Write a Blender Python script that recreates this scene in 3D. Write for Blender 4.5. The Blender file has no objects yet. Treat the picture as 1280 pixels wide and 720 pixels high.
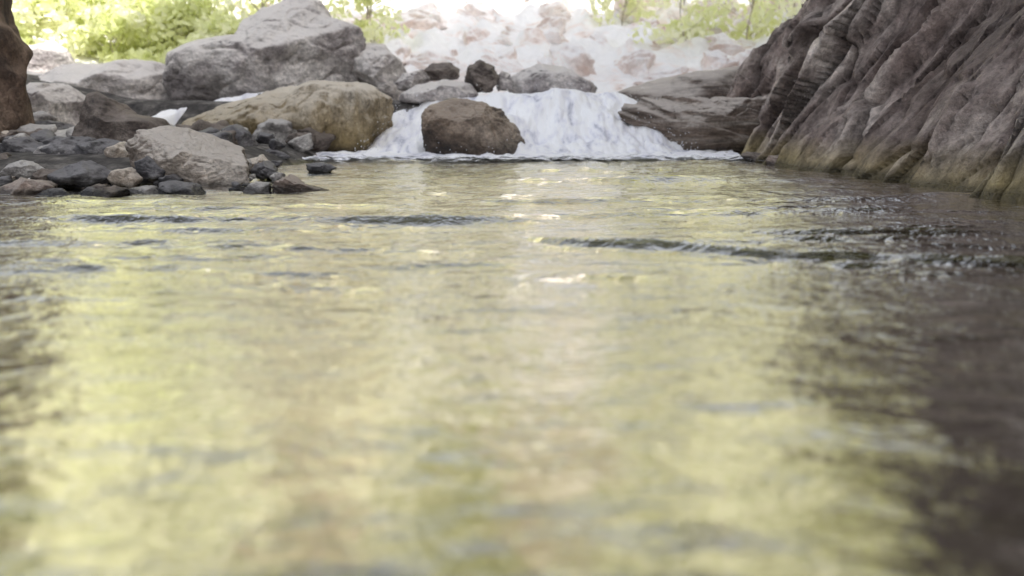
import bpy, bmesh, math, random
import numpy as np
from mathutils import Vector, noise
PI=math.pi
sc=bpy.context.scene; COL=sc.collection
# ---------------- camera ----------------
CH=0.33; PITCH=math.radians(12.5); F=28/36*1280
cam=bpy.data.cameras.new('camera'); co=bpy.data.objects.new('camera',cam); COL.objects.link(co)
co.location=(0,0,CH); co.rotation_euler=(PI/2-PITCH,0,0)
cam.lens=28; cam.sensor_width=36; cam.clip_start=0.02; cam.clip_end=500
cam.dof.use_dof=True; cam.dof.focus_distance=3.5; cam.dof.aperture_fstop=1.8
sc.camera=co
sc.view_settings.view_transform='Standard'; sc.view_settings.look='None'; sc.view_settings.exposure=0
def ray(px,py):
    dx=(px-640)/F; dz=(360-py)/F
    return (dx, math.cos(PITCH)+dz*math.sin(PITCH), -math.sin(PITCH)+dz*math.cos(PITCH))
def P(px,py,D):
    r=ray(px,py); t=D/r[1]; return Vector((r[0]*t, D, CH+r[2]*t))
def W(px,py,z=0):
    r=ray(px,py); t=(z-CH)/r[2]; return Vector((r[0]*t, r[1]*t, z))
def sm(a,b,x):
    t=np.clip((x-a)/(b-a),0,1); return t*t*(3-2*t)
# ---------------- tags ----------------
def tag(o,label=None,cat=None,group=None,kind=None):
    if label: o['label']=label
    if cat: o['category']=cat
    if group: o['group']=group
    if kind: o['kind']=kind
    return o
def mesh_obj(name,verts,faces,mat,parent=None,loc=(0,0,0),smooth=True):
    me=bpy.data.meshes.new(name); me.from_pydata([tuple(v) for v in verts],[],[tuple(f) for f in faces])
    if smooth: me.polygons.foreach_set('use_smooth',[True]*len(me.polygons))
    me.materials.append(mat); me.update()
    o=bpy.data.objects.new(name,me); COL.objects.link(o); o.location=loc
    if parent: o.parent=parent
    return o
def fbm(x,y,z,oct=4,H=0.9):
    return noise.fractal(Vector((x,y,z)),H,2.1,oct)
# ---------------- material helpers ----------------
class NT:
    def __init__(s,name):
        s.m=bpy.data.materials.new(name); s.m.use_nodes=True; s.t=s.m.node_tree; s.t.nodes.clear()
        s.out=s.n('ShaderNodeOutputMaterial')
    def n(s,ty,**kw):
        nd=s.t.nodes.new(ty)
        for k,v in kw.items(): setattr(nd,k,v)
        return nd
    def l(s,a,b): s.t.links.new(a,b)
    def noise(s,vec,scale,detail=5,rough=.55,dist=0):
        n=s.n('ShaderNodeTexNoise'); n.inputs['Scale'].default_value=scale; n.inputs['Detail'].default_value=detail
        n.inputs['Roughness'].default_value=rough; n.inputs['Distortion'].default_value=dist
        if vec is not None: s.l(vec,n.inputs['Vector'])
        return n.outputs['Fac']
    def ramp(s,fac,stops):
        r=s.n('ShaderNodeValToRGB'); e=r.color_ramp.elements
        e[0].position=stops[0][0]; e[1].position=stops[-1][0]
        for p,c in stops[1:-1]: e.new(p)
        for i,(p,c) in enumerate(stops):
            if not isinstance(c,(tuple,list)): c=(c,c,c)
            e[i].position=p; e[i].color=(*c[:3],1)
        s.l(fac,r.inputs['Fac']); return r.outputs['Color']
    def mix(s,fac,a,b,mode='MIX'):
        m=s.n('ShaderNodeMix',data_type='RGBA',blend_type=mode)
        for inp,v in ((m.inputs[0],fac),(m.inputs[6],a),(m.inputs[7],b)):
            if isinstance(v,(int,float)): inp.default_value=v if inp==m.inputs[0] else (v,v,v,1)
            elif isinstance(v,tuple): inp.default_value=(*v[:3],1)
            else: s.l(v,inp)
        return m.outputs[2]
    def math(s,op,a,b=0,clamp=False):
        m=s.n('ShaderNodeMath',operation=op); m.use_clamp=clamp
        for i,v in ((0,a),(1,b)):
            if isinstance(v,(int,float)): m.inputs[i].default_value=v
            else: s.l(v,m.inputs[i])
        return m.outputs[0]
    def mapping(s,vec,scale,rot=(0,0,0)):
        m=s.n('ShaderNodeMapping'); m.inputs['Scale'].default_value=scale; m.inputs['Rotation'].default_value=rot
        s.l(vec,m.inputs['Vector']); return m.outputs[0]
def rockmat(name,dark,mid,light,scale=3.0,stri=(1,1,1),rot=(0,0,0),wetz=.05,tan=None,tanz=.2,bump=.6,crack=.2,rough=.85,wet=.35,bumpd=.03,dist=.4,up_amt=.5,shade_crack=None,top_dark=None,con=1.0):
    s=NT(name); tc=s.n('ShaderNodeTexCoord'); g=s.n('ShaderNodeNewGeometry')
    v=s.mapping(tc.outputs['Object'],stri,rot)
    n1=s.noise(v,scale,8,.66,dist); n2=s.noise(v,scale*6,6,.72,.1); n3=s.noise(tc.outputs['Object'],scale*.6,4,.6)
    n4=s.noise(tc.outputs['Object'],scale*26,3,.7)
    c=s.ramp(n1,[(.34,dark),(.48,mid),(.64,light)])
    c=s.mix(.8*con,c,s.ramp(n2,[(.32,.35),(.52,1.0),(.70,1.5)]),'MULTIPLY')
    c=s.mix(.7*con,c,s.ramp(n3,[(.3,.5),(.7,1.4)]),'MULTIPLY')
    c=s.mix(.6*con,c,s.ramp(n4,[(.32,.45),(.68,1.45)]),'MULTIPLY')
    nc=s.noise(v,scale*1.2,3,.6,.15); ridge=s.math('ABSOLUTE',s.math('SUBTRACT',nc,.5))
    cr=s.ramp(ridge,[(0,1.0),(.005,.6),(.014,0)])
    cr=s.mix(1.0,cr,s.ramp(n3,[(.42,0.0),(.58,1.0)]),'MULTIPLY')
    c=s.mix(s.math('MULTIPLY',cr,crack),c,(dark[0]*.3,dark[1]*.3,dark[2]*.3))
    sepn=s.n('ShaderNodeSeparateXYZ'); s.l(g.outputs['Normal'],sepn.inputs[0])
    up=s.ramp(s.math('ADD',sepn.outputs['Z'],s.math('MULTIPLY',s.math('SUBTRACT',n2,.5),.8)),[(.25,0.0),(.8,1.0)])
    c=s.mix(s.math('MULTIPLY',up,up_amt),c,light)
    sp=s.n('ShaderNodeSeparateXYZ'); s.l(g.outputs['Position'],sp.inputs[0])
    if top_dark:
        zf=s.math('ADD',s.math('MULTIPLY',sp.outputs['Z'],.30),s.math('MULTIPLY',s.math('SUBTRACT',n3,.5),1.6))
        f=s.ramp(zf,[(.25,0.0),(.55,1.0)]); c=s.mix(s.math('MULTIPLY',f,.8),c,s.mix(1.0,top_dark,s.ramp(n2,[(.3,.5),(.7,1.5)]),'MULTIPLY'))  # brown patches up high, colour darkened to deepen the reflection in the pool
    if shade_crack:
        at=s.n('ShaderNodeAttribute',attribute_name='shade_crack'); at2=s.n('ShaderNodeAttribute',attribute_name='tone')
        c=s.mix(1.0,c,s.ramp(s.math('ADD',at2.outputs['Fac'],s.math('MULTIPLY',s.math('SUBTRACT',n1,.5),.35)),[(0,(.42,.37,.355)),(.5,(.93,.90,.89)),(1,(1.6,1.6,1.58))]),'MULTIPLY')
        c=s.mix(s.math('MULTIPLY',s.math('MULTIPLY',at.outputs['Fac'],s.ramp(n2,[(.3,1.0),(.7,.8)])),shade_crack),c,(dark[0]*.3,dark[1]*.26,dark[2]*.24))  # paints shade into the recesses, along with dark crack lines
    zz=s.math('ADD',sp.outputs['Z'],s.math('MULTIPLY',s.math('SUBTRACT',n3,.5),.35))
    if tan:
        f=s.ramp(zz,[(0,1.0),(max(tanz,.01),0.0)]); c=s.mix(s.math('MULTIPLY',f,.85),c,s.mix(1.0,tan,s.ramp(n2,[(.3,.35),(.7,1.3)]),'MULTIPLY'))
    z2=s.math('ADD',sp.outputs['Z'],s.math('MULTIPLY',s.math('SUBTRACT',n1,.5),.08))
    wf=s.ramp(s.math('DIVIDE',z2,max(wetz,.001)),[(.35,1.0),(1.0,0.0)])
    c=s.mix(wf,c,s.mix(1.0,c,wet,'MULTIPLY'))
    b=s.n('ShaderNodeBsdfPrincipled'); s.l(c,b.inputs['Base Color'])
    s.l(s.ramp(wf,[(0,rough),(1,.25)]),b.inputs['Roughness'])
    bh=s.math('ADD',s.math('MULTIPLY',n1,.5),s.math('ADD',s.math('MULTIPLY',n2,.4),s.math('MULTIPLY',n4,.1)))
    bh=s.math('SUBTRACT',bh,s.math('MULTIPLY',cr,.3*crack))
    bp=s.n('ShaderNodeBump'); bp.inputs['Strength'].default_value=bump; bp.inputs['Distance'].default_value=bumpd*3
    s.l(bh,bp.inputs['Height']); s.l(bp.outputs[0],b.inputs['Normal']); s.l(b.outputs[0],s.out.inputs['Surface'])
    return s.m
M={}
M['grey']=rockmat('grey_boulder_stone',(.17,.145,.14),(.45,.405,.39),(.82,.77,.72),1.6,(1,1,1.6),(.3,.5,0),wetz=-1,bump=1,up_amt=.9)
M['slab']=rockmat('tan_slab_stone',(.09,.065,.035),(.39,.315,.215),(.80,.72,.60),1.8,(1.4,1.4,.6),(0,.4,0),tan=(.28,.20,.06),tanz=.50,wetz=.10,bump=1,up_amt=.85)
M['cliff']=rockmat('cliff_stone',(.11,.08,.07),(.34,.275,.25),(.62,.55,.50),1.7,(.9,1.5,.9),(0,.55,0),tan=(.42,.34,.16),tanz=.20,wetz=.06,bump=.9,crack=.0,bumpd=.04,dist=.1,up_amt=.4,shade_crack=1,top_dark=(.085,.056,.048))
M['buttress']=rockmat('buttress_stone',(.20,.17,.15),(.55,.49,.445),(.86,.80,.74),1.9,(.9,1.8,.9),(0,.55,0),tan=(.42,.34,.16),tanz=.18,wetz=.06,bump=.9,crack=.0,bumpd=.04,dist=.1,up_amt=.5,shade_crack=1,top_dark=(.13,.09,.075))
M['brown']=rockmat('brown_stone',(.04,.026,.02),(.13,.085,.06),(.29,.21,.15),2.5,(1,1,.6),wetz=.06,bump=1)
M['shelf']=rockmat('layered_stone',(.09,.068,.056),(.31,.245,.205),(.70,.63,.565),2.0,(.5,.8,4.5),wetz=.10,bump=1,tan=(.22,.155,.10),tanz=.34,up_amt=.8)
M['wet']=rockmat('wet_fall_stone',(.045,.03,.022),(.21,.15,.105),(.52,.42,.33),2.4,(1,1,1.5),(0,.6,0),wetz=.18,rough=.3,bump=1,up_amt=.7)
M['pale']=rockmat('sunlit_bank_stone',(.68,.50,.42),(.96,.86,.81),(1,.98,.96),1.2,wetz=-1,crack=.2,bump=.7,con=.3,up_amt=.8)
P_=[('dark_slate_stone',(.025,.025,.028),(.085,.08,.085),(.28,.27,.27)),
    ('tan_stone',(.26,.20,.15),(.50,.42,.34),(.78,.70,.60)),
    ('grey_stone',(.16,.145,.14),(.37,.345,.325),(.68,.65,.61)),
    ('red_brown_stone',(.13,.085,.068),(.30,.225,.185),(.52,.445,.385)),
    ('dark_brown_stone',(.03,.023,.019),(.10,.075,.062),(.28,.235,.20))]
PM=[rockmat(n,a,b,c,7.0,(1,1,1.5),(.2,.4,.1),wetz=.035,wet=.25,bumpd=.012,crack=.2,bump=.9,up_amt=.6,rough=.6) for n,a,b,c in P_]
# ---------------- rock builder ----------------
ICO={}
def ico(sub):
    if sub not in ICO:
        bm=bmesh.new(); bmesh.ops.create_icosphere(bm,subdivisions=sub,radius=1)
        bm.verts.ensure_lookup_table()
        ICO[sub]=(np.array([v.co[:] for v in bm.verts]),[[v.index for v in f.verts] for f in bm.faces]); bm.free()
    return ICO[sub]
def shape_rock(outline,depth,seed,sub,amp,freq,planes=14,p=34,strat=.35):
    rng=np.random.RandomState(seed)
    V,Fc=ico(sub)
    N=rng.normal(size=(planes,3)); N[:,1]*=1.2; N/=np.linalg.norm(N,axis=1)[:,None]
    d=rng.uniform(.55,.95,planes)
    dots=np.clip(V@N.T,0,None)/d
    dots=np.concatenate([dots,np.full((len(V),1),.92)],axis=1)
    R=(dots**p).sum(1)**(-1/p)
    A=V*R[:,None]
    th=np.arctan2(A[:,2],A[:,0]); rr=np.hypot(A[:,0],A[:,2])
    NB=90; b=((th+PI)/(2*PI)*NB).astype(int)%NB
    mx=np.zeros(NB); np.maximum.at(mx,b,rr)
    for _ in range(2): mx=np.maximum(mx,(np.roll(mx,1)+np.roll(mx,-1))/2)
    pts=np.array(outline); ang=(np.arange(720)+.5)/720*2*PI-PI; rad=np.zeros(720)
    for i,a in enumerate(ang):
        dx,dz=math.cos(a),math.sin(a); best=0
        for j in range(len(pts)):
            x1,z1=pts[j]; x2,z2=pts[(j+1)%len(pts)]; ex,ez=x2-x1,z2-z1
            den=dx*ez-dz*ex
            if abs(den)<1e-12: continue
            t=(x1*ez-z1*ex)/den; u=(x1*dz-z1*dx)/den
            if t>0 and -1e-6<=u<=1+1e-6: best=max(best,t)
        rad[i]=best
    k=np.ones(7)/7; rad=np.convolve(np.concatenate([rad[-3:],rad,rad[:3]]),k,'valid')
    po=np.interp(th,ang,rad,period=2*PI)
    cb=(np.arange(NB)+.5)/NB*2*PI-PI
    ml=np.interp(th,cb,mx,period=2*PI)
    S=po/ml
    w=np.clip(rr/ml/.45,0,1); S=S*w+rad.mean()*.95*(1-w)
    out=np.stack([A[:,0]*S,A[:,1]*depth,A[:,2]*S],1)
    size=rad.mean(); off=rng.uniform(0,50,3)
    for i in range(len(out)):
        q=out[i]/size*freq+off
        n=fbm(q[0],q[1],q[2],6,.65)
        r2=abs(noise.noise(Vector(q*1.7+7)))
        st=noise.noise(Vector((q[0]*.9,q[1]*.9,q[2]*4+q[0]*1.5)))
        out[i]*=1+amp*n*.9-amp*.45*max(0,.10-r2)/.10+amp*strat*(1 if st>0 else -1)*min(1,abs(st)*8)
    return out,Fc
def rock(name,label,poly,D,depth,seed,mat,sub=6,amp=.07,freq=1.3,cat='rock',group=None,planes=14,p=34,cz=None,strat=.35):
    w=[P(a,b,D) for a,b in poly]
    xs=[q.x for q in w]; zs=[q.z for q in w]
    cx=(min(xs)+max(xs))/2; c_z=(min(zs)+max(zs))/2
    if cz is not None:
        c_z=P(cz[0],cz[1],D).z; cx=P(cz[0],cz[1],D).x
    V,Fc=shape_rock([(q.x-cx,q.z-c_z) for q in w],depth,seed,sub,amp,freq,planes,p,strat)
    zb=min(zs)-c_z
    V[:,2]-=zb
    o=mesh_obj(name,V,Fc,mat,loc=(cx,D,min(zs)))
    return tag(o,label,cat,group)
def ell(cx,cy,rx,ry,seed=0,n=8):
    r=random.Random(seed); return [(cx+rx*math.cos(a)*r.uniform(.68,1.18),cy+ry*math.sin(a)*r.uniform(.68,1.18)) for a in [2*PI*(i+r.uniform(-.3,.3))/n for i in range(n)]]
# ---------------- terrain ----------------
def Hs(x,y):
    h=-.30+.72*float(sm(6.35,7.1,y))
    sh=float(sm(-.75,-1.7,x)*sm(3.05,3.9,y)); h=max(h,-.30+.42*sh)
    h+=.26*max(0,min(y,21)-9.5)+1.0*max(0,min(y,52)-21)
    h+=.175*max(0,-3.2-x)*float(sm(0,1,abs(x)-3.0))
    h+=.5*max(0,x-4)*float(sm(7,10,y))*.6
    h+=.3*max(0,-5-y)
    return h
def H(x,y):
    k=float(sm(8,14,y)); h=Hs(x,y)+.04*fbm(x*2,y*2,0,3)*(1+k*6)*(.4+.6*k)
    if 9.5<y<24: h+=.16*float(sm(9.5,12,y))*(abs(fbm(x*1.1,y*1.1,5,4,.7)))
    return h
s=NT('terrain_ground'); g=s.n('ShaderNodeNewGeometry'); pos=g.outputs['Position']
sp=s.n('ShaderNodeSeparateXYZ'); s.l(pos,sp.inputs[0])
n1=s.noise(pos,.35,5,.6,.3); n2=s.noise(pos,9,5,.65); vo=s.n('ShaderNodeTexVoronoi'); vo.inputs['Scale'].default_value=14; s.l(pos,vo.inputs['Vector'])
n5=s.noise(pos,1.3,6,.65,.4)
vs=s.ramp(vo.outputs['Distance'],[(0,1.1),(.8,.4)])
bed=s.mix(1.0,s.ramp(n2,[(.3,(.05,.05,.025)),(.5,(.16,.15,.075)),(.7,(.33,.305,.18))]),vs,'MULTIPLY')
grav=s.mix(1.0,s.ramp(n2,[(.3,(.035,.03,.028)),(.5,(.11,.10,.09)),(.7,(.31,.285,.255))]),vs,'MULTIPLY')
bed=s.mix(s.ramp(sp.outputs['Z'],[(0,0.0),(.03,1.0)]),bed,grav)
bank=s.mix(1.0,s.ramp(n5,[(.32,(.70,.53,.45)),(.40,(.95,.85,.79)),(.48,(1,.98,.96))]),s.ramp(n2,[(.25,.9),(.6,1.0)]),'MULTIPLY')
hill=s.ramp(s.noise(pos,1.1,8,.7,.5),[(.38,(.20,.23,.085)),(.47,(.40,.42,.19)),(.55,(.68,.61,.46)),(.68,(.92,.84,.76))])
f1=s.ramp(s.math('DIVIDE',sp.outputs['Y'],20),[(.40,0.0),(.50,1.0)])
f2=s.ramp(s.math('DIVIDE',s.math('ADD',sp.outputs['Y'],s.math('MULTIPLY',n1,6)),40),[(.51,0.0),(.58,1.0)])
c=s.mix(f1,bed,bank); c=s.mix(f2,c,hill)
b=s.n('ShaderNodeBsdfPrincipled'); s.l(c,b.inputs['Base Color']); b.inputs['Roughness'].default_value=.9
bp=s.n('ShaderNodeBump'); bp.inputs['Strength'].default_value=.5; bp.inputs['Distance'].default_value=.06
s.l(s.math('ADD',n2,s.math('MULTIPLY',n5,3)),bp.inputs['Height']); s.l(bp.outputs[0],b.inputs['Normal']); s.l(b.outputs[0],s.out.inputs['Surface'])
M['ground']=s.m
xs=np.concatenate([np.linspace(-60,-8,27)[:-1],np.linspace(-8,8,129),np.linspace(8,60,27)[1:]])
ys=np.concatenate([np.linspace(-20,0,11)[:-1],np.linspace(0,14,113),np.linspace(14,70,90)[1:]])
V=[(x,y,H(x,y)) for y in ys for x in xs]; nx=len(xs)
Fc=[(j*nx+i,j*nx+i+1,(j+1)*nx+i+1,(j+1)*nx+i) for j in range(len(ys)-1) for i in range(nx-1)]
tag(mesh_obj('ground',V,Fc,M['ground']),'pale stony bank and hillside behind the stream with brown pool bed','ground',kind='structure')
# ---------------- water ----------------
s=NT('pool_water'); g=s.n('ShaderNodeNewGeometry'); pos=g.outputs['Position']
v=s.mapping(pos,(1,1.9,1)); a1=s.noise(v,8,3,.5,.6); a2=s.noise(v,34,3,.6,.3)
sp=s.n('ShaderNodeSeparateXYZ'); s.l(pos,sp.inputs[0])
yy=s.math('DIVIDE',sp.outputs['Y'],6)
amp=s.ramp(yy,[(.10,.24),(.25,.85),(.8,1.0)])
bp=s.n('ShaderNodeBump'); bp.inputs['Distance'].default_value=.021; s.l(s.math('MULTIPLY',amp,.85),bp.inputs['Strength'])
s.l(s.math('ADD',a1,s.math('MULTIPLY',a2,.35)),bp.inputs['Height'])
lw=s.n('ShaderNodeLayerWeight'); lw.inputs['Blend'].default_value=.5; s.l(bp.outputs[0],lw.inputs['Normal'])
fac=s.ramp(lw.outputs['Facing'],[(.20,.04),(.37,.13),(.465,.60),(.57,.84),(.79,.97)])
gl=s.n('ShaderNodeBsdfGlossy'); s.l(s.ramp(yy,[(.05,.05),(.25,.015),(.9,.015)]),gl.inputs['Roughness']); gl.inputs['Color'].default_value=(.98,.965,.935,1); s.l(bp.outputs[0],gl.inputs['Normal'])
tr=s.n('ShaderNodeBsdfTransparent'); tr.inputs['Color'].default_value=(.80,.81,.66,1)
mx=s.n('ShaderNodeMixShader'); s.l(fac,mx.inputs[0]); s.l(tr.outputs[0],mx.inputs[1]); s.l(gl.outputs[0],mx.inputs[2]); s.l(mx.outputs[0],s.out.inputs['Surface'])
M['water']=s.m
xs=np.concatenate([np.linspace(-7,-2.8,43)[:-1],np.linspace(-2.8,2.4,360),np.linspace(2.4,4,12)[1:]])
ys=np.concatenate([np.linspace(-8,0.2,40)[:-1],.2*(1.6/.2)**np.linspace(0,1,180)[:-1],np.linspace(1.6,2.35,150)[:-1],2.35*(7.0/2.35)**np.linspace(0,1,190)])
RW=[W(640,293),W(700,301),W(800,312),W(930,319),W(1080,324),W(1280,330),W(1500,340)]
rx=[q.x for q in RW]; ry=[q.y for q in RW]
RW2=[W(860,380),W(1000,386),W(1280,378),W(1500,370)]; rx2=[q.x for q in RW2]; ry2=[q.y for q in RW2]
rr_=random.Random(3)
lst=[(380,358,.018,.16,.008,1),(60,302,.025,.35,.010,2),(40,372,.018,.2,.006,3),(500,275,.03,.4,.010,4),(1000,258,.03,.5,.012,5),(860,225,.06,.7,.016,6),(250,262,.03,.4,.011,7),(560,330,.018,.2,.006,9),(1100,290,.025,.4,.011,10),(200,335,.02,.2,.007,11),(120,275,.025,.3,.010,12),(420,310,.018,.3,.007,13),(1180,420,.014,.2,.004,14),(1000,500,.012,.14,.003,15),(60,520,.012,.1,.002,16),(750,345,.016,.2,.005,17)]
for k in range(40): 
    py=rr_.uniform(222,350); px=rr_.choice([rr_.uniform(0,1280),rr_.uniform(880,1280),rr_.uniform(0,300)]); q=.33*995/(py-139)
    lst.append((px,py,q*.010,q*rr_.uniform(.08,.25),q*.0038*rr_.uniform(.7,1.2),20+k))
RPc=[(W(a,b),hw,hl,h,sd) for a,b,hw,hl,h,sd in lst]
def rip(x,y,c,hw,hl,h,sd):
    dx=(x-c.x)/hl
    if abs(dx)>2 or abs(y-c.y)>hw*5: return 0
    dy=(y-c.y-.03*noise.noise(Vector((x*6,sd,1))))/hw
    return h*math.exp(-dx*dx*1.5)*(math.exp(-dy*dy)-.5*math.exp(-(dy+1.9)**2))
V=[]
for y in ys:
    k=float(sm(.9,5.5,y)); a=.0046+.011*k; a2_=.0015+.0016*k
    for x in xs:
        z=a*fbm(x*2.7+.6*y,y*4.8,1.3,3,.9)+a*1.0*noise.noise(Vector((x*1.2,y*2.6,4)))
        if .3<y<6 and x>-3: z+=a2_*fbm(x*6-y*2,y*16,7,2,.9)
        if .5<y<5:
            if x>-.1:
                dy=y-np.interp(x,rx,ry)-.05*noise.noise(Vector((x*4,0,9)))
                if abs(dy)<.3:
                    f=min(1,max(0,(x-.0)/.15))*(.95+.2*noise.noise(Vector((x*5,y*4,2)))); z+=f*(.0190*math.exp(-(dy/.020)**2)-.006*math.exp(-((dy+.05)/.025)**2)+.007*math.exp(-((dy+.09)/.016)**2)+.006*math.exp(-((dy-.085)/.018)**2))
                dy=y-np.interp(x,rx2,ry2)-.05*noise.noise(Vector((x*6,3,9)))
                if abs(dy)<.2:
                    f=min(1,max(0,(x-.3)/.2)); z+=f*.0035*math.exp(-(dy/.014)**2)
            for r_ in RPc: z+=rip(x,y,*r_)
        V.append((x,y,z))
nx=len(xs); Fc=[(j*nx+i,j*nx+i+1,(j+1)*nx+i+1,(j+1)*nx+i) for j in range(len(ys)-1) for i in range(nx-1)]
tag(mesh_obj('water',V,Fc,M['water']),'rippled stream pool reflecting yellow green foliage','water',kind='structure')
# ---------------- waterfall ----------------
def foammat(name,alpha=False,sc_=(3.2,1.3,1.3)):
    s=NT(name); g=s.n('ShaderNodeNewGeometry'); pos=g.outputs['Position']
    v=s.mapping(pos,sc_); n1=s.noise(v,2.4,4,.58,.7); n2=s.noise(v,9,3,.6,.3)
    f=s.math('ADD',s.math('MULTIPLY',n1,.8),s.math('MULTIPLY',n2,.2))
    c=s.ramp(f,[(.34,(.52,.53,.60)),(.44,(.86,.86,.91)),(.54,(.99,.99,.99))])
    b=s.n('ShaderNodeBsdfPrincipled'); s.l(c,b.inputs['Base Color']); b.inputs['Roughness'].default_value=.8
    b.inputs['Specular IOR Level'].default_value=.2
    if alpha:
        sp=s.n('ShaderNodeSeparateXYZ'); s.l(pos,sp.inputs[0])
        e=s.math('ADD',s.noise(s.mapping(pos,(1,2,1)),7,5,.65,.5),s.math('MULTIPLY',s.math('SUBTRACT',sp.outputs['Y'],5.32),.45))
        s.l(s.ramp(e,[(.50,0.0),(.62,1.0)]),b.inputs['Alpha'])
    s.l(b.outputs[0],s.out.inputs['Surface']); return s.m
M['fall']=foammat('white_falling_water'); M['foam']=foammat('pool_foam',True,(2,3,2))
tp=[(430,191),(450,178),(464,158),(482,140),(505,127),(545,118),(590,116),(625,109),(670,112),(705,107),(750,110),(785,112),(808,124),(828,142),(850,162),(878,182),(905,193)]
tX=[P(a,b,6.7).x for a,b in tp]; tZ=[P(a,b,6.7).z for a,b in tp]
V=[];NXF=350;NTF=220
for j in range(NTF):
    t=j/(NTF-1)
    for i in range(NXF):
        x=tX[0]+(tX[-1]-tX[0])*i/(NXF-1); zt=float(np.interp(x,tX,tZ))
        if t<.1:
            y=8.4-(8.4-7.15)*t/.1; z=zt-.03+.02*fbm(x*3,y*2,1,3)
        else:
            u=(t-.1)/.9; wv=noise.noise(Vector((x*1.7,0,3))); w2=noise.noise(Vector((x*2.6,4,3)))
            y=7.15-1.40*u+.14*wv*math.sin(PI*u)
            c1=.26+.30*wv; c2=.58+.28*w2; c3=.86+.1*wv
            prof=1-(.28*float(sm(c1-.15,c1+.15,u))+.30*float(sm(c2-.14,c2+.14,u))+.17*float(sm(c3-.13,c3+.13,u))+.25*u)
            prof=max(prof,0)
            z=zt*prof-.02*u-.03*(1-u)**4
            n=fbm(x*3.8,u*2.1,2,4,.95); m=fbm(x*15,u*5,5,3,.8)
            e=.3+zt*1.5
            y+=-.09*n*math.sin(PI*min(1,u*1.1)); z+=(.052*n+.010*m)*min(1,u*3+.3)*e
        V.append((x,y,z))
Fc=[(i+j*NXF,i+(j+1)*NXF,i+1+(j+1)*NXF,i+1+j*NXF) for j in range(NTF-1) for i in range(NXF-1)]
tag(mesh_obj('waterfall',V,Fc,M['fall']),'low white waterfall tumbling over rocks into the pool','waterfall',kind='structure')
V=[];nx,ny=280,70
for j in range(ny):
    for i in range(nx):
        x=-2.3+3.95*i/(nx-1); y=4.9+1.35*j/(ny-1)
        V.append((x,y,.022+.018*fbm(x*9,y*9,3,3)+.03*max(0,(y-5.6))))
Fc=[(j*nx+i,j*nx+i+1,(j+1)*nx+i+1,(j+1)*nx+i) for j in range(ny-1) for i in range(nx-1)]
tag(mesh_obj('foam',V,Fc,M['foam']),'white foam spreading on the pool below the falls','foam',kind='stuff')
rng=random.Random(5); V=[];Fc=[]; B,BF=ico(1)
for k in range(900):
    x=rng.uniform(-1.15,1.35); u=rng.random(); zt=float(np.interp(x,tX,tZ)); y=5.8+1.1*u
    z=zt*max(.0,u)*rng.uniform(.7,1.12)+abs(rng.gauss(0,.035))+.03; r=rng.uniform(.0015,.0038)
    o=len(V); V+= [(x+a*r,y-.05+b_*r,z+c_*r*1.5) for a,b_,c_ in B]; Fc+=[[o+q for q in f] for f in BF]
tag(mesh_obj('spray',V,Fc,M['fall']),'fine white spray droplets over the foot of the falls','spray',kind='stuff')
cl=[P(335,114,7.6),P(300,120,7.4),P(262,128,7.2),P(228,135,7.0),P(196,143,6.8),P(165,152,6.5)]
V=[];n_=70
for j in range(n_):
    q=j/(n_-1)*(len(cl)-1); a=min(int(q),len(cl)-2); pnt=cl[a].lerp(cl[a+1],q-a)
    for i in range(24):
        w=(i/23-.5)*2; V.append((pnt.x+w*.1,pnt.y+w*.35,pnt.z-.01-.45*w**4-.06*w*w+.03*fbm(pnt.x*6,w*4,j*.06,3)))
Fc=[(j*24+i,j*24+i+1,(j+1)*24+i+1,(j+1)*24+i) for j in range(n_-1) for i in range(23)]
tag(mesh_obj('side_stream',V,Fc,M['fall']),'thin white side stream running between the huge boulder and the long slab','stream',kind='structure')
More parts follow.
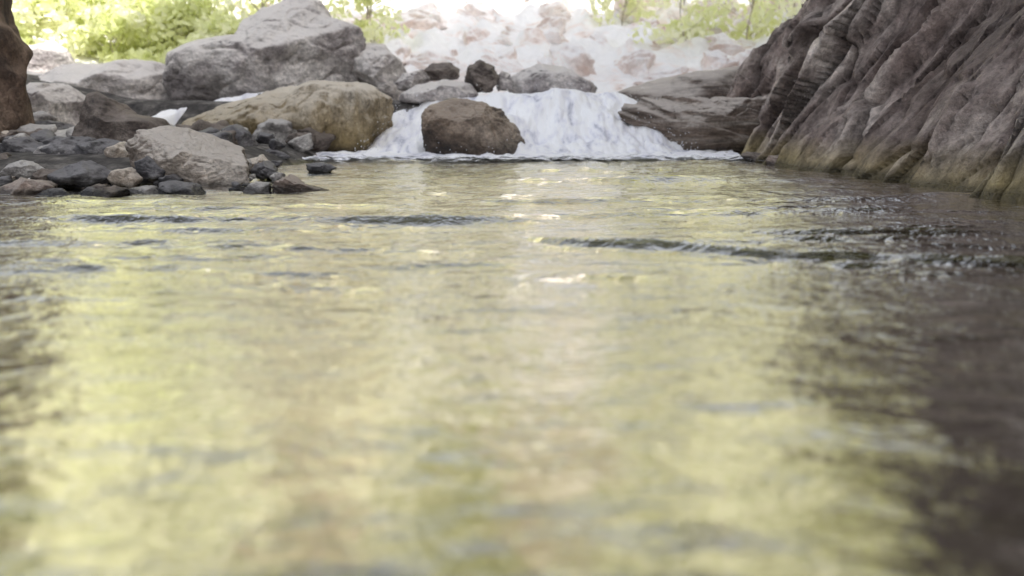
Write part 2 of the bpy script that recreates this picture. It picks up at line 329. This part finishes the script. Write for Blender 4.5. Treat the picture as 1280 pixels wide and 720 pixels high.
# ---------------- cliffs ----------------
def cliff(name,label,path,ztop,seed,mat,ns,nz,amp,wl,lean=(1,.18)):
    rs=np.random.RandomState(int(seed*10))
    pts=[Vector((a,b,0)) for a,b in path]
    L=[0]
    for i in range(1,len(pts)): L.append(L[-1]+(pts[i]-pts[i-1]).length)
    px=[p.x for p in pts]; py=[p.y for p in pts]
    ss=np.linspace(0,L[-1],ns*4)
    X=np.interp(ss,L,px); Y=np.interp(ss,L,py); kk=max(5,int(.9/(L[-1]/len(ss)))//2*2+1); k=np.hanning(kk); k/=k.sum()
    Xp=np.convolve(np.pad(X,kk//2,'edge'),k,'valid'); Yp=np.convolve(np.pad(Y,kk//2,'edge'),k,'valid')
    dens=np.where((Yp>2)&(Yp<7.3),8.0,1.0); cd=np.cumsum(dens); cd=(cd-cd[0])/(cd[-1]-cd[0])
    idx=np.interp(np.linspace(0,1,ns),cd,np.arange(len(cd)))
    sX=np.interp(idx,np.arange(len(Xp)),Xp); sY=np.interp(idx,np.arange(len(Yp)),Yp); sS=np.interp(idx,np.arange(len(ss)),ss)
    Z=-.4+(ztop+.4)*(np.arange(nz)/(nz-1))**2.3
    S,ZZ=np.meshgrid(sS,Z,indexing='ij')
    def wedges(wl,h,kz,lo=-.7):
        n=int(L[-1]/wl)+2; E=np.full(S.shape,-9.0); T=np.full(S.shape,.5)
        for q in range(n*2):
            s0=rs.uniform(-.5,L[-1]+.5); kx=rs.normal(.16,kz)
            a,b=rs.uniform(.2,.6),rs.uniform(1.5,4.0)
            if rs.rand()<.35: a,b=b,a
            sl=a*h/wl*2.0; sr=b*h/wl*2.0
            hh=rs.uniform(.0,1)*h; z0=rs.uniform(0,3); tn=rs.uniform(0,1)
            ds=S-(s0+kx*(ZZ-1))
            e=hh-np.where(ds>0,ds*sl,-ds*sr)-rs.uniform(0,.3)*np.abs(ZZ-z0)*h/.2
            T=np.where(e>E,tn,T); E=np.maximum(E,e)
        return np.maximum(E,lo*h),T
    wob=np.array([[.025*noise.noise(Vector((a*4,b*4,seed))) for b in Z] for a in sS])
    def cells(cw,ch,tilt,shear,ew):
        A=(S-shear*ZZ+wob)/cw; B=(ZZ+shear*.6*S+wob*2)/ch
        Ai=np.floor(A).astype(int); Bi=np.floor(B).astype(int)
        d1=np.full(S.shape,9.0); d2=np.full(S.shape,9.0); Hh=np.zeros(S.shape); Tn=np.zeros(S.shape)
        def h_(i,j,k): 
            x=np.sin(i*127.1+j*311.7+k*74.7+seed)*43758.5453; return x-np.floor(x)
        for di in (-1,0,1):
            for dj in (-1,0,1):
                I=Ai+di; J=Bi+dj; cx=I+.1+.8*h_(I,J,1); cy=J+.1+.8*h_(I,J,2)
                dx=A-cx; dy=B-cy; d=np.abs(dx)*.75+np.abs(dy)*.6+.3*np.hypot(dx,dy)
                hv=(h_(I,J,3)-.5)*1.2+dx*(h_(I,J,4)-.5)*2.4+dy*(h_(I,J,5)-.5)*2.0
                near=d<d1
                d2=np.where(near,d1,np.minimum(d2,d)); Hh=np.where(near,hv,Hh); Tn=np.where(near,h_(I,J,6),Tn); d1=np.where(near,d,d1)
        edge=np.clip(1-(d2-d1)/ew,0,1)
        return Hh*tilt,edge,Tn
    Ea,Ta=wedges(wl,amp*.65,.10); Eb,Tb=wedges(wl*.40,amp*.30,.14); Ed,Td=wedges(wl*.10,amp*.07,.15)
    C0,e0,T0=cells(.75,1.6,amp*.55,.30,.04); C1,e1,T1=cells(.30,.80,amp*.42,.38,.07); C2,e2,T2=cells(.12,.32,amp*.18,.38,.10)
    E=Ea+Eb+Ed+C0+C1+C2-e1*amp*.14-e2*amp*.05-e0*amp*.15
    tone=Ta*.20+Tb*.10+T0*.25+T1*.30+T2*.15; tone=(tone-.5)*1.9+.5
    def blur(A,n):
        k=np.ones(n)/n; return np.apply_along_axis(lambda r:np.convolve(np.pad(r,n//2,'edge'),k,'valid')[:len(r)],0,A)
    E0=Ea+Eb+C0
    cav=np.clip((blur(E0,41)-E0)/(amp*.6),0,1)*.7+np.clip((blur(E,9)-E)/(amp*.16),0,1)*.6+e1*.55+e2*.2+e0*.6  # painted shade for hollows, plus dark cracks along cell edges
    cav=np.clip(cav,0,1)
    V=[]
    for i in range(ns):
        for j in range(nz):
            z=Z[j]; zz=max(z,0)
            off=.58*min(zz,1.4)+.62*max(0,min(zz,4.5)-1.4)+.06*max(0,zz-4.5)
            s0=sS[i]
            n=fbm(s0*1.3,z*.6,seed,3,.8); m=fbm(s0*11,z*5.0,seed+20,4,.6)
            f=E[i,j]+amp*.10*n+amp*.06*m
            f*=.65+.35*min(1,zz/.4)
            V.append((sX[i]+lean[0]*off-f, sY[i]+lean[1]*off-f*.35, z+.15*f*min(1,zz)))
    Fc=[(i*nz+j,i*nz+j+1,(i+1)*nz+j+1,(i+1)*nz+j) for i in range(ns-1) for j in range(nz-1)]
    o=mesh_obj(name,V,Fc,mat)
    for nm,A in (('shade_crack',cav),('tone',tone)):
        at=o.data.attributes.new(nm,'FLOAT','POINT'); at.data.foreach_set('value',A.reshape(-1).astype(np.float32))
    return tag(o,label,'cliff')
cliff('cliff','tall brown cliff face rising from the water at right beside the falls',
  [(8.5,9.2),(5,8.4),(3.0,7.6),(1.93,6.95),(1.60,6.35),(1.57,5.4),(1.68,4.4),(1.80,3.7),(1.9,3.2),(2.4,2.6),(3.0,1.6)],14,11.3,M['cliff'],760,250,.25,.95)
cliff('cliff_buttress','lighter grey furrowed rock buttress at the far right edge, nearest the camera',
  [(2.9,4.1),(2.2,3.6),(1.85,3.22),(1.83,2.9),(1.94,2.5),(2.05,1.6),(2.2,0),(2.3,-3),(2.5,-8),(3,-14)],15,31.7,M['buttress'],680,220,.20,.60)  # unseen height of both walls and run behind camera sized to shade the pool
# ---------------- main rocks ----------------
rock('boulder','huge pale grey boulder with a peaked top, tallest rock on the left behind the slab',
 [(212,66),(238,50),(262,42),(300,34),(330,8),(362,-8),(392,0),(412,22),(448,34),(456,60),(450,95),(440,150),(300,165),(222,150),(212,110)],8.2,1.0,64,M['grey'],7,.065,1.4,'boulder',cz=(325,80),p=70,planes=30,strat=.0)
rock('slab_rock','long low tan grey boulder with ochre stained right end, left of the waterfall',
 [(196,168),(240,148),(300,126),(350,109),(395,98),(440,101),(470,106),(488,122),(484,150),(472,180),(458,205),(400,215),(300,210),(216,198)],6.4,.5,91,M['slab'],7,.07,1.5,'boulder',cz=(365,158),planes=32,p=90,strat=.1)
rock('brown_rock','dark brown rock face cut off by the left edge',
 [(-200,-260),(-100,-150),(-20,-60),(10,12),(32,50),(50,98),(52,140),(50,175),(30,215),(-100,235),(-200,235)],5.0,.6,13,M['brown'],6,.06,1.2,'rock',cz=(-60,80))
rock('flat_rock','wide flat grey rock left of the huge boulder',
 [(60,104),(80,82),(130,72),(190,76),(222,88),(226,130),(190,165),(110,170),(66,145)],8.0,.7,21,M['grey'],6,.06,1.3,p=50,strat=.05,planes=24)
rock('rounded_rock','rounded grey rock peeking out behind the flat rock at upper left',
 [(26,75),(45,58),(70,50),(92,64),(98,110),(60,120),(28,110)],9.0,.6,22,M['grey'],6,.06,strat=.05,p=40)
rock('low_rock','low pale grey rock wedged right of the brown rock face',
 [(34,120),(55,103),(85,105),(108,126),(108,160),(70,170),(38,165)],6.5,.4,23,M['grey'],6,.06,strat=.05,p=40)
rock('leaning_rock','grey rock leaning against the right side of the huge boulder',
 [(446,70),(462,56),(485,58),(506,76),(514,98),(505,135),(450,140),(440,110)],8.7,.7,24,M['grey'],6,.06,strat=.1)
rock('ledge_stone','low grey stone on the lip left of the falls',
 [(494,104),(505,92),(528,86),(538,98),(530,112),(500,114)],7.4,.2,25,M['grey'],5,.07)
rock('ledge_stone','dark topped stone lying behind the lip, beside the dark upright one',
 [(528,90),(540,80),(562,78),(576,86),(574,100),(535,101)],7.8,.2,26,PM[4],5,.07)
rock('upright_stone','dark brown upright stone standing on the lip of the falls',
 [(580,100),(586,82),(600,76),(618,82),(624,98),(616,116),(590,117)],7.3,.18,27,PM[4],5,.08,planes=9)
rock('ledge_stone','small grey stone just right of the dark upright stone',
 [(618,100),(628,88),(638,92),(642,112),(622,114)],7.5,.12,28,M['grey'],5,.06)
rock('mound_rock','low grey mound of rock behind the top of the falls',
 [(632,104),(650,90),(676,80),(704,82),(728,96),(750,108),(745,122),(640,124)],8.0,.5,29,M['grey'],6,.05,strat=.1)
rock('lip_rock','flat pale rock at the left end of the waterfall lip',
 [(500,118),(520,106),(556,98),(588,104),(598,118),(592,130),(520,132),(498,128)],7.1,.25,30,M['grey'],6,.05)
rock('fall_rock','wet brown boulder splitting the waterfall in the middle',
 [(526,146),(534,130),(560,124),(600,124),(628,134),(648,158),(662,190),(660,215),(560,218),(538,205),(530,170)],5.95,.28,31,M['wet'],7,.08,1.3,'boulder',planes=20,cz=(590,175),p=60,strat=.15)
rock('shelf_rock','layered brown rock shelf at the right side of the falls',
 [(784,140),(798,124),(850,118),(900,120),(960,122),(1020,130),(1020,215),(920,215),(870,204),(842,186),(800,164)],6.35,.42,33,M['shelf'],7,.08,1.6,cz=(895,162),planes=20,p=60,strat=.6)
rock('rock_ledge','smooth pale brown ledge sloping up behind the layered shelf toward the cliff',
 [(765,112),(820,100),(880,90),(950,76),(1020,60),(1060,140),(1040,200),(900,200),(790,190)],7.5,.6,34,M['shelf'],6,.05,cz=(910,140))
rock('boulder','warm grey brown oval boulder resting at the end of the stone pile, by the water',
 [(160,180),(176,162),(208,156),(254,168),(294,184),(316,206),(322,228),(304,246),(244,250),(204,225),(168,205)],3.75,.26,41,rockmat('warm_boulder_stone',(.18,.14,.11),(.45,.385,.325),(.78,.71,.63),2.6,(1,1,2),(0,.5,0),wetz=.04,bump=1,up_amt=.8,crack=.1),7,.06,1.3,'boulder',cz=(242,205),planes=18,strat=.1,p=70)
rock('jagged_rock','dark pointed wedge rock standing at the back of the stone pile',
 [(92,180),(98,142),(112,118),(124,112),(142,124),(165,142),(205,148),(214,162),(180,200),(110,200)],4.4,.20,42,PM[4],6,.05,planes=30,cz=(135,160),p=40,strat=.1)
st=[
 (22,192,42,18,4.3,0,51,'dark slate stone at the left edge under the brown rock face'),
 (72,194,33,17,4.1,2,52,'oval grey stone in the upper row of the left pile'),
 (100,222,40,19,3.55,0,53,'dark angular stone low in the pile in front of the oval grey stone'),
 (150,196,20,15,3.95,1,54,'small pale tan stone tucked left of the warm oval boulder'),
 (30,237,38,13,3.3,3,55,'flat reddish tan stone at the water, far left'),
 (100,186,42,18,4.15,0,56,'slanting dark slate stone behind the oval grey stone'),
 (158,226,18,16,3.5,1,57,'small tan stone at the waterline left of the warm oval boulder'),
 (186,212,22,15,3.6,0,58,'black wet stone pressed against the warm oval boulder'),
 (325,209,22,13,4.3,1,59,'tan stone just behind the right end of the warm oval boulder'),
 (400,210,20,7,4.45,0,60,'small dark stone alone in the water right of the pile'),
 (322,238,20,11,3.4,2,62,'small grey stone between warm boulder and rust brown stone'),
 (228,240,34,12,3.35,0,63,'flat dark stone at the foot of the warm oval boulder'),
 (18,172,30,12,4.7,4,64,'low brown stone under the brown rock face'),
 (62,162,26,12,5.4,0,65,'black stone behind the pile near the low pale rock'),
 (30,216,26,13,3.7,2,66,'grey stone in the middle of the pile near the left edge'),
 (5,205,20,12,3.9,4,67,'brown stone in the pile cut by the left edge'),
 (70,244,24,10,3.25,0,68,'dark wet stone at the waterline beside the flat reddish stone'),
 (138,242,26,9,3.25,4,69,'flat dark brown stone at the waterline in the front row'),
 (178,240,24,9,3.3,2,70,'flat grey stone in the front row under the warm boulder'),
 (56,222,20,12,3.5,4,71,'brown rounded stone between dark angular stone and the left edge'),
 (190,182,26,12,4.1,2,72,'grey stone showing behind the warm oval boulder'),
 (295,190,30,12,5.2,2,73,'flat grey stone between the warm oval boulder and the long slab'),
 (245,168,34,12,5.6,4,74,'brown stone under the left end of the long slab'),
 (340,196,22,8,5.1,0,75,'low dark stone at the water in front of the long slab'),
 (128,186,30,16,4.1,0,76,'black angular stone right below the pointed wedge rock'),
 (50,178,30,14,4.8,4,77,'dark brown stone between the slate stones and the low pale rock'),
]
for cx,cy,rx_,ry_,D,mi,sd,lb in st:
    rock('stone',lb,ell(cx,cy,rx_*1.05,ry_*1.15,sd),D,rx_/F*D*.8,sd,PM[mi],5,.09,1.3,'stone',planes=11,strat=.2,p=90)
rock('stone','rust brown pointed stone lying in the water at the tip of the pile',
 [(334,240),(345,224),(360,220),(385,230),(412,239),(400,248),(345,250)],3.42,.09,61,PM[3],6,.12,1.4,'stone',planes=8)
rng=random.Random(77)
for k in range(190):
    py=rng.uniform(165,245); px=rng.uniform(-30,325 if py>228 else 215); D=3.25+(244-py)*.018
    if py>185 and rng.random()<.15: px=rng.uniform(290,350); py=rng.uniform(200,222); D=4.1-(py-200)*.02
    r=rng.choice([4,5,6,8,11,16])*rng.uniform(.7,1.25)
    mi=rng.choice([0,0,2,0,1,4,2,4,0])
    rock('pebble','small pebble among the larger stones of the left pile',ell(px,py+3,r,r*rng.uniform(.5,.9),k),D,r/F*D,200+k,PM[mi],4,.09,1.2,'pebble','small pebbles filling the left stone pile',planes=9,p=90)
for k in range(60):
    y=rng.uniform(4.7,6.6); x=rng.uniform(-.62*y,-1.35-.1*(y-4.7)); c0=640+x/y*F*.976; r=rng.uniform(.05,.19)*F/y
    zc=Hs(x,y)+.02; py=139.4-(zc-CH)/y*F
    rock('rubble_stone','grey brown rubble stone behind the pile, in front of the pale rear rocks',ell(c0,py,r,r*.8,900+k),y,r/F*y,900+k,PM[rng.choice([2,4,2,0,2,4])],4,.08,1.2,'stone','rubble stones behind the left pile',planes=9,p=90)
for k,(cx,cy,rx_,ry_,D,mi,lb) in enumerate([(905,193,18,6,6.0,2,'small grey stone at the foot of the cliff near the falls'),
   (968,204,12,13,4.95,3,'brown stone standing at the cliff foot'),(940,196,14,8,5.4,4,'small dark stone at the cliff foot between the grey stone and the standing one')]):
    rock('stone',lb,ell(cx,cy,rx_,ry_,90+k),D,rx_/F*D,300+k,PM[mi],5,.08,1.3,'stone',planes=10)
# ---------------- bank boulders (sunlit, far) ----------------
rng=random.Random(9)
protos=[]
k=0
while k<170:
    y=rng.uniform(10.4,22); px=rng.uniform(330,1040); x=(px-640)/995*y
    r=rng.choice([.12,.2,.3,.5])*rng.uniform(.8,1.3)*(y/15)
    if len(protos)<9:
        r=.4
        V_,F_=shape_rock([(r*math.cos(a)*rng.uniform(.75,1.15),r*.75*math.sin(a)*rng.uniform(.75,1.15)) for a in [2*PI*i/9 for i in range(9)]],r*.8,500+k,5,.12,1.3,9,p=60)
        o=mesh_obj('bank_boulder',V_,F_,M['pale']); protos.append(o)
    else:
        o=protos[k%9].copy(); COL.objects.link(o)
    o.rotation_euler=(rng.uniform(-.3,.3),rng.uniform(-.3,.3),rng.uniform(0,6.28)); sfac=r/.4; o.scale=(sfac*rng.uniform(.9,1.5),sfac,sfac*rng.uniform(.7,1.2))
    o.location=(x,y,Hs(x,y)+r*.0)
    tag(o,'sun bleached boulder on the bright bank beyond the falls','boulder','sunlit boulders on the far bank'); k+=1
# ---------------- foliage ----------------
def leafmat(name,a,b_,ns=1.6):
    s=NT(name); g=s.n('ShaderNodeNewGeometry'); n=s.noise(g.outputs['Position'],ns,3)
    c=s.mix(s.ramp(n,[(.38,0.0),(.62,1.0)]),a,b_)
    d=s.n('ShaderNodeBsdfDiffuse'); t=s.n('ShaderNodeBsdfTranslucent'); s.l(c,d.inputs[0]); s.l(c,t.inputs[0])
    m=s.n('ShaderNodeMixShader'); m.inputs[0].default_value=.4; s.l(d.outputs[0],m.inputs[1]); s.l(t.outputs[0],m.inputs[2]); s.l(m.outputs[0],s.out.inputs['Surface']); return s.m
LM=[leafmat('yellow_green_leaf',(.38,.41,.16),(.70,.68,.38)),leafmat('olive_leaf',(.23,.27,.10),(.52,.52,.27)),leafmat('pale_shrub_leaf',(.82,.86,.44),(.98,.98,.76)),leafmat('dry_beige_leaf',(.60,.51,.40),(.86,.78,.67))]
BARK=rockmat('bark',(.3,.25,.2),(.5,.43,.36),(.68,.6,.52),3,(1,1,.3),wetz=-1)
def leaves(rs,centers,rads,n,size):
    c=centers[rs.randint(0,len(centers),n)]
    dirs=rs.normal(size=(n,3)); dirs/=np.linalg.norm(dirs,axis=1)[:,None]
    pos=c[:, :3]+dirs*(rs.uniform(.3,1,n)**.6*rads)[:,None]*np.array([1,1,.75])
    a=rs.normal(size=(n,3)); a/=np.linalg.norm(a,axis=1)[:,None]; b=rs.normal(size=(n,3)); b-=a*(a*b).sum(1)[:,None]; b/=np.linalg.norm(b,axis=1)[:,None]
    sz=size*rs.uniform(.6,1.4,n)[:,None]; a=a*sz; b=b*sz*.5
    V=np.stack([pos-a,pos+b,pos+a,pos-b],1).reshape(-1,3); return V,[(4*i,4*i+1,4*i+2,4*i+3) for i in range(n)]
def tube(path,r0,r1,n=7):
    V=[];Fc=[]
    for i,p in enumerate(path):
        r=r0+(r1-r0)*i/(len(path)-1)
        for k in range(n): a=2*PI*k/n; V.append((p[0]+r*math.cos(a),p[1]+r*math.sin(a),p[2]))
    for i in range(len(path)-1):
        for k in range(n): Fc.append((i*n+k,i*n+(k+1)%n,(i+1)*n+(k+1)%n,(i+1)*n+k))
    return V,Fc
def plant(kind,x,y,h,w,n,size,seed,label,cat,group,mi):
    rs=np.random.RandomState(seed); e=bpy.data.objects.new(kind,None); COL.objects.link(e); e.location=(x,y,Hs(x,y)-.1); tag(e,label,cat,group)
    V=[];Fc=[]; lo=.2 if kind!='shrub' else .0; th=.022 if kind!='shrub' else .010
    top=(rs.uniform(-.1,.1)*h,rs.uniform(-.1,.1)*h,h*.85)
    v,f=tube([(top[0]*t+.04*h*math.sin(5*t+seed),top[1]*t,top[2]*t) for t in np.linspace(0,1,9)],h*th,h*.005); V+=v;Fc+=f
    cen=[]
    for k in range(20):
        t=rs.uniform(lo,.9); a=rs.uniform(0,2*PI); rr=w*rs.uniform(.25,1)*math.sin(PI*min(1,.3+t*.7))
        c=(rr*math.cos(a)+top[0]*t,rr*math.sin(a)+top[1]*t,h*t+.1*h); cen.append(c)
        o=len(V); s0=(top[0]*t*.7,top[1]*t*.7,h*t*.75)
        v,f=tube([tuple(s0[q]+(c[q]-s0[q])*u for q in range(3)) for u in (0,.5,1)],h*.5*th,h*.003,5); V+=v; Fc+=[tuple(o+q for q in ff) for ff in f]
    mesh_obj('trunk' if kind!='shrub' else 'stem',V,Fc,BARK,e)
    v,f=leaves(rs,np.array(cen),w*.34,n,size); mesh_obj('crown' if kind!='shrub' else 'foliage',v,f,LM[mi],e,smooth=False)
k=0; rng=random.Random(12)
for i in range(30):
    px=-150+i*18+rng.uniform(-8,8); y=rng.uniform(9.9,13.5) if i%2 else rng.uniform(9.8,10.6); h=rng.uniform(.7,1.1) if y<10.7 else rng.uniform(1.1,1.9)
    plant('shrub',(px-640)/995*y,y,h,h*.6,900,.06,600+k,'yellow green leafy shrub glowing in the sun at upper left','shrub','shrubs behind the left boulders',2); k+=1
for px,y,h,w,lb in [(845,12.5,1.3,.75,'yellow green shrub hanging over the bright bank right of centre'),(475,12.5,1.3,.6,'small green shrub above the bank right of the huge boulder'),(925,12.8,1.3,.8,'pale green shrub on the bank close to the cliff'),(775,15,1.3,.7,'small shrub high on the bank above the right half of the falls'),(890,15.5,1.8,1.0,'larger pale shrub behind the two shrubs near the cliff'),(970,14,1.8,1.0,'yellow green shrub partly hidden by the edge of the cliff')]:
    plant('shrub',(px-640)/995*y,y,h,w,600,.07,650+k,lb,'shrub',None,2); k+=1
rng=random.Random(31)
for i in range(46):
    y=rng.uniform(21.5,44); x=-28+56*(i/45)+rng.uniform(-1.5,1.5)
    plant('tree',x*y/32,y,rng.uniform(3.5,7),rng.uniform(1.5,2.5),1700,.24,700+i,'sunlit yellow green tree on the hillside beyond the bank','tree','trees on the far hillside',[0,1,3,0,1,0,0][i%7])
# ---------------- light ----------------
sd=Vector((.70,-.56,.95)).normalized()
el=math.asin(sd.z); az=math.atan2(sd.x,sd.y)
wd=bpy.data.worlds.new('World'); sc.world=wd; wd.use_nodes=True; nt=wd.node_tree
bg=nt.nodes['Background']; sk=nt.nodes.new('ShaderNodeTexSky'); sk.sky_type='NISHITA'; sk.sun_disc=False; sk.sun_elevation=el; sk.sun_rotation=az; sk.dust_density=3
hs=nt.nodes.new('ShaderNodeHueSaturation'); hs.inputs['Saturation'].default_value=.32
nt.links.new(sk.outputs[0],hs.inputs['Color']); nt.links.new(hs.outputs[0],bg.inputs['Color']); bg.inputs['Strength'].default_value=.29
sl=bpy.data.lights.new('sun','SUN'); sl.energy=5; sl.angle=math.radians(.5); sl.color=(1,.97,.93)
so=bpy.data.objects.new('sun',sl); COL.objects.link(so); so.rotation_euler=(-sd).to_track_quat('-Z','Y').to_euler(); so.location=(5,-5,15)
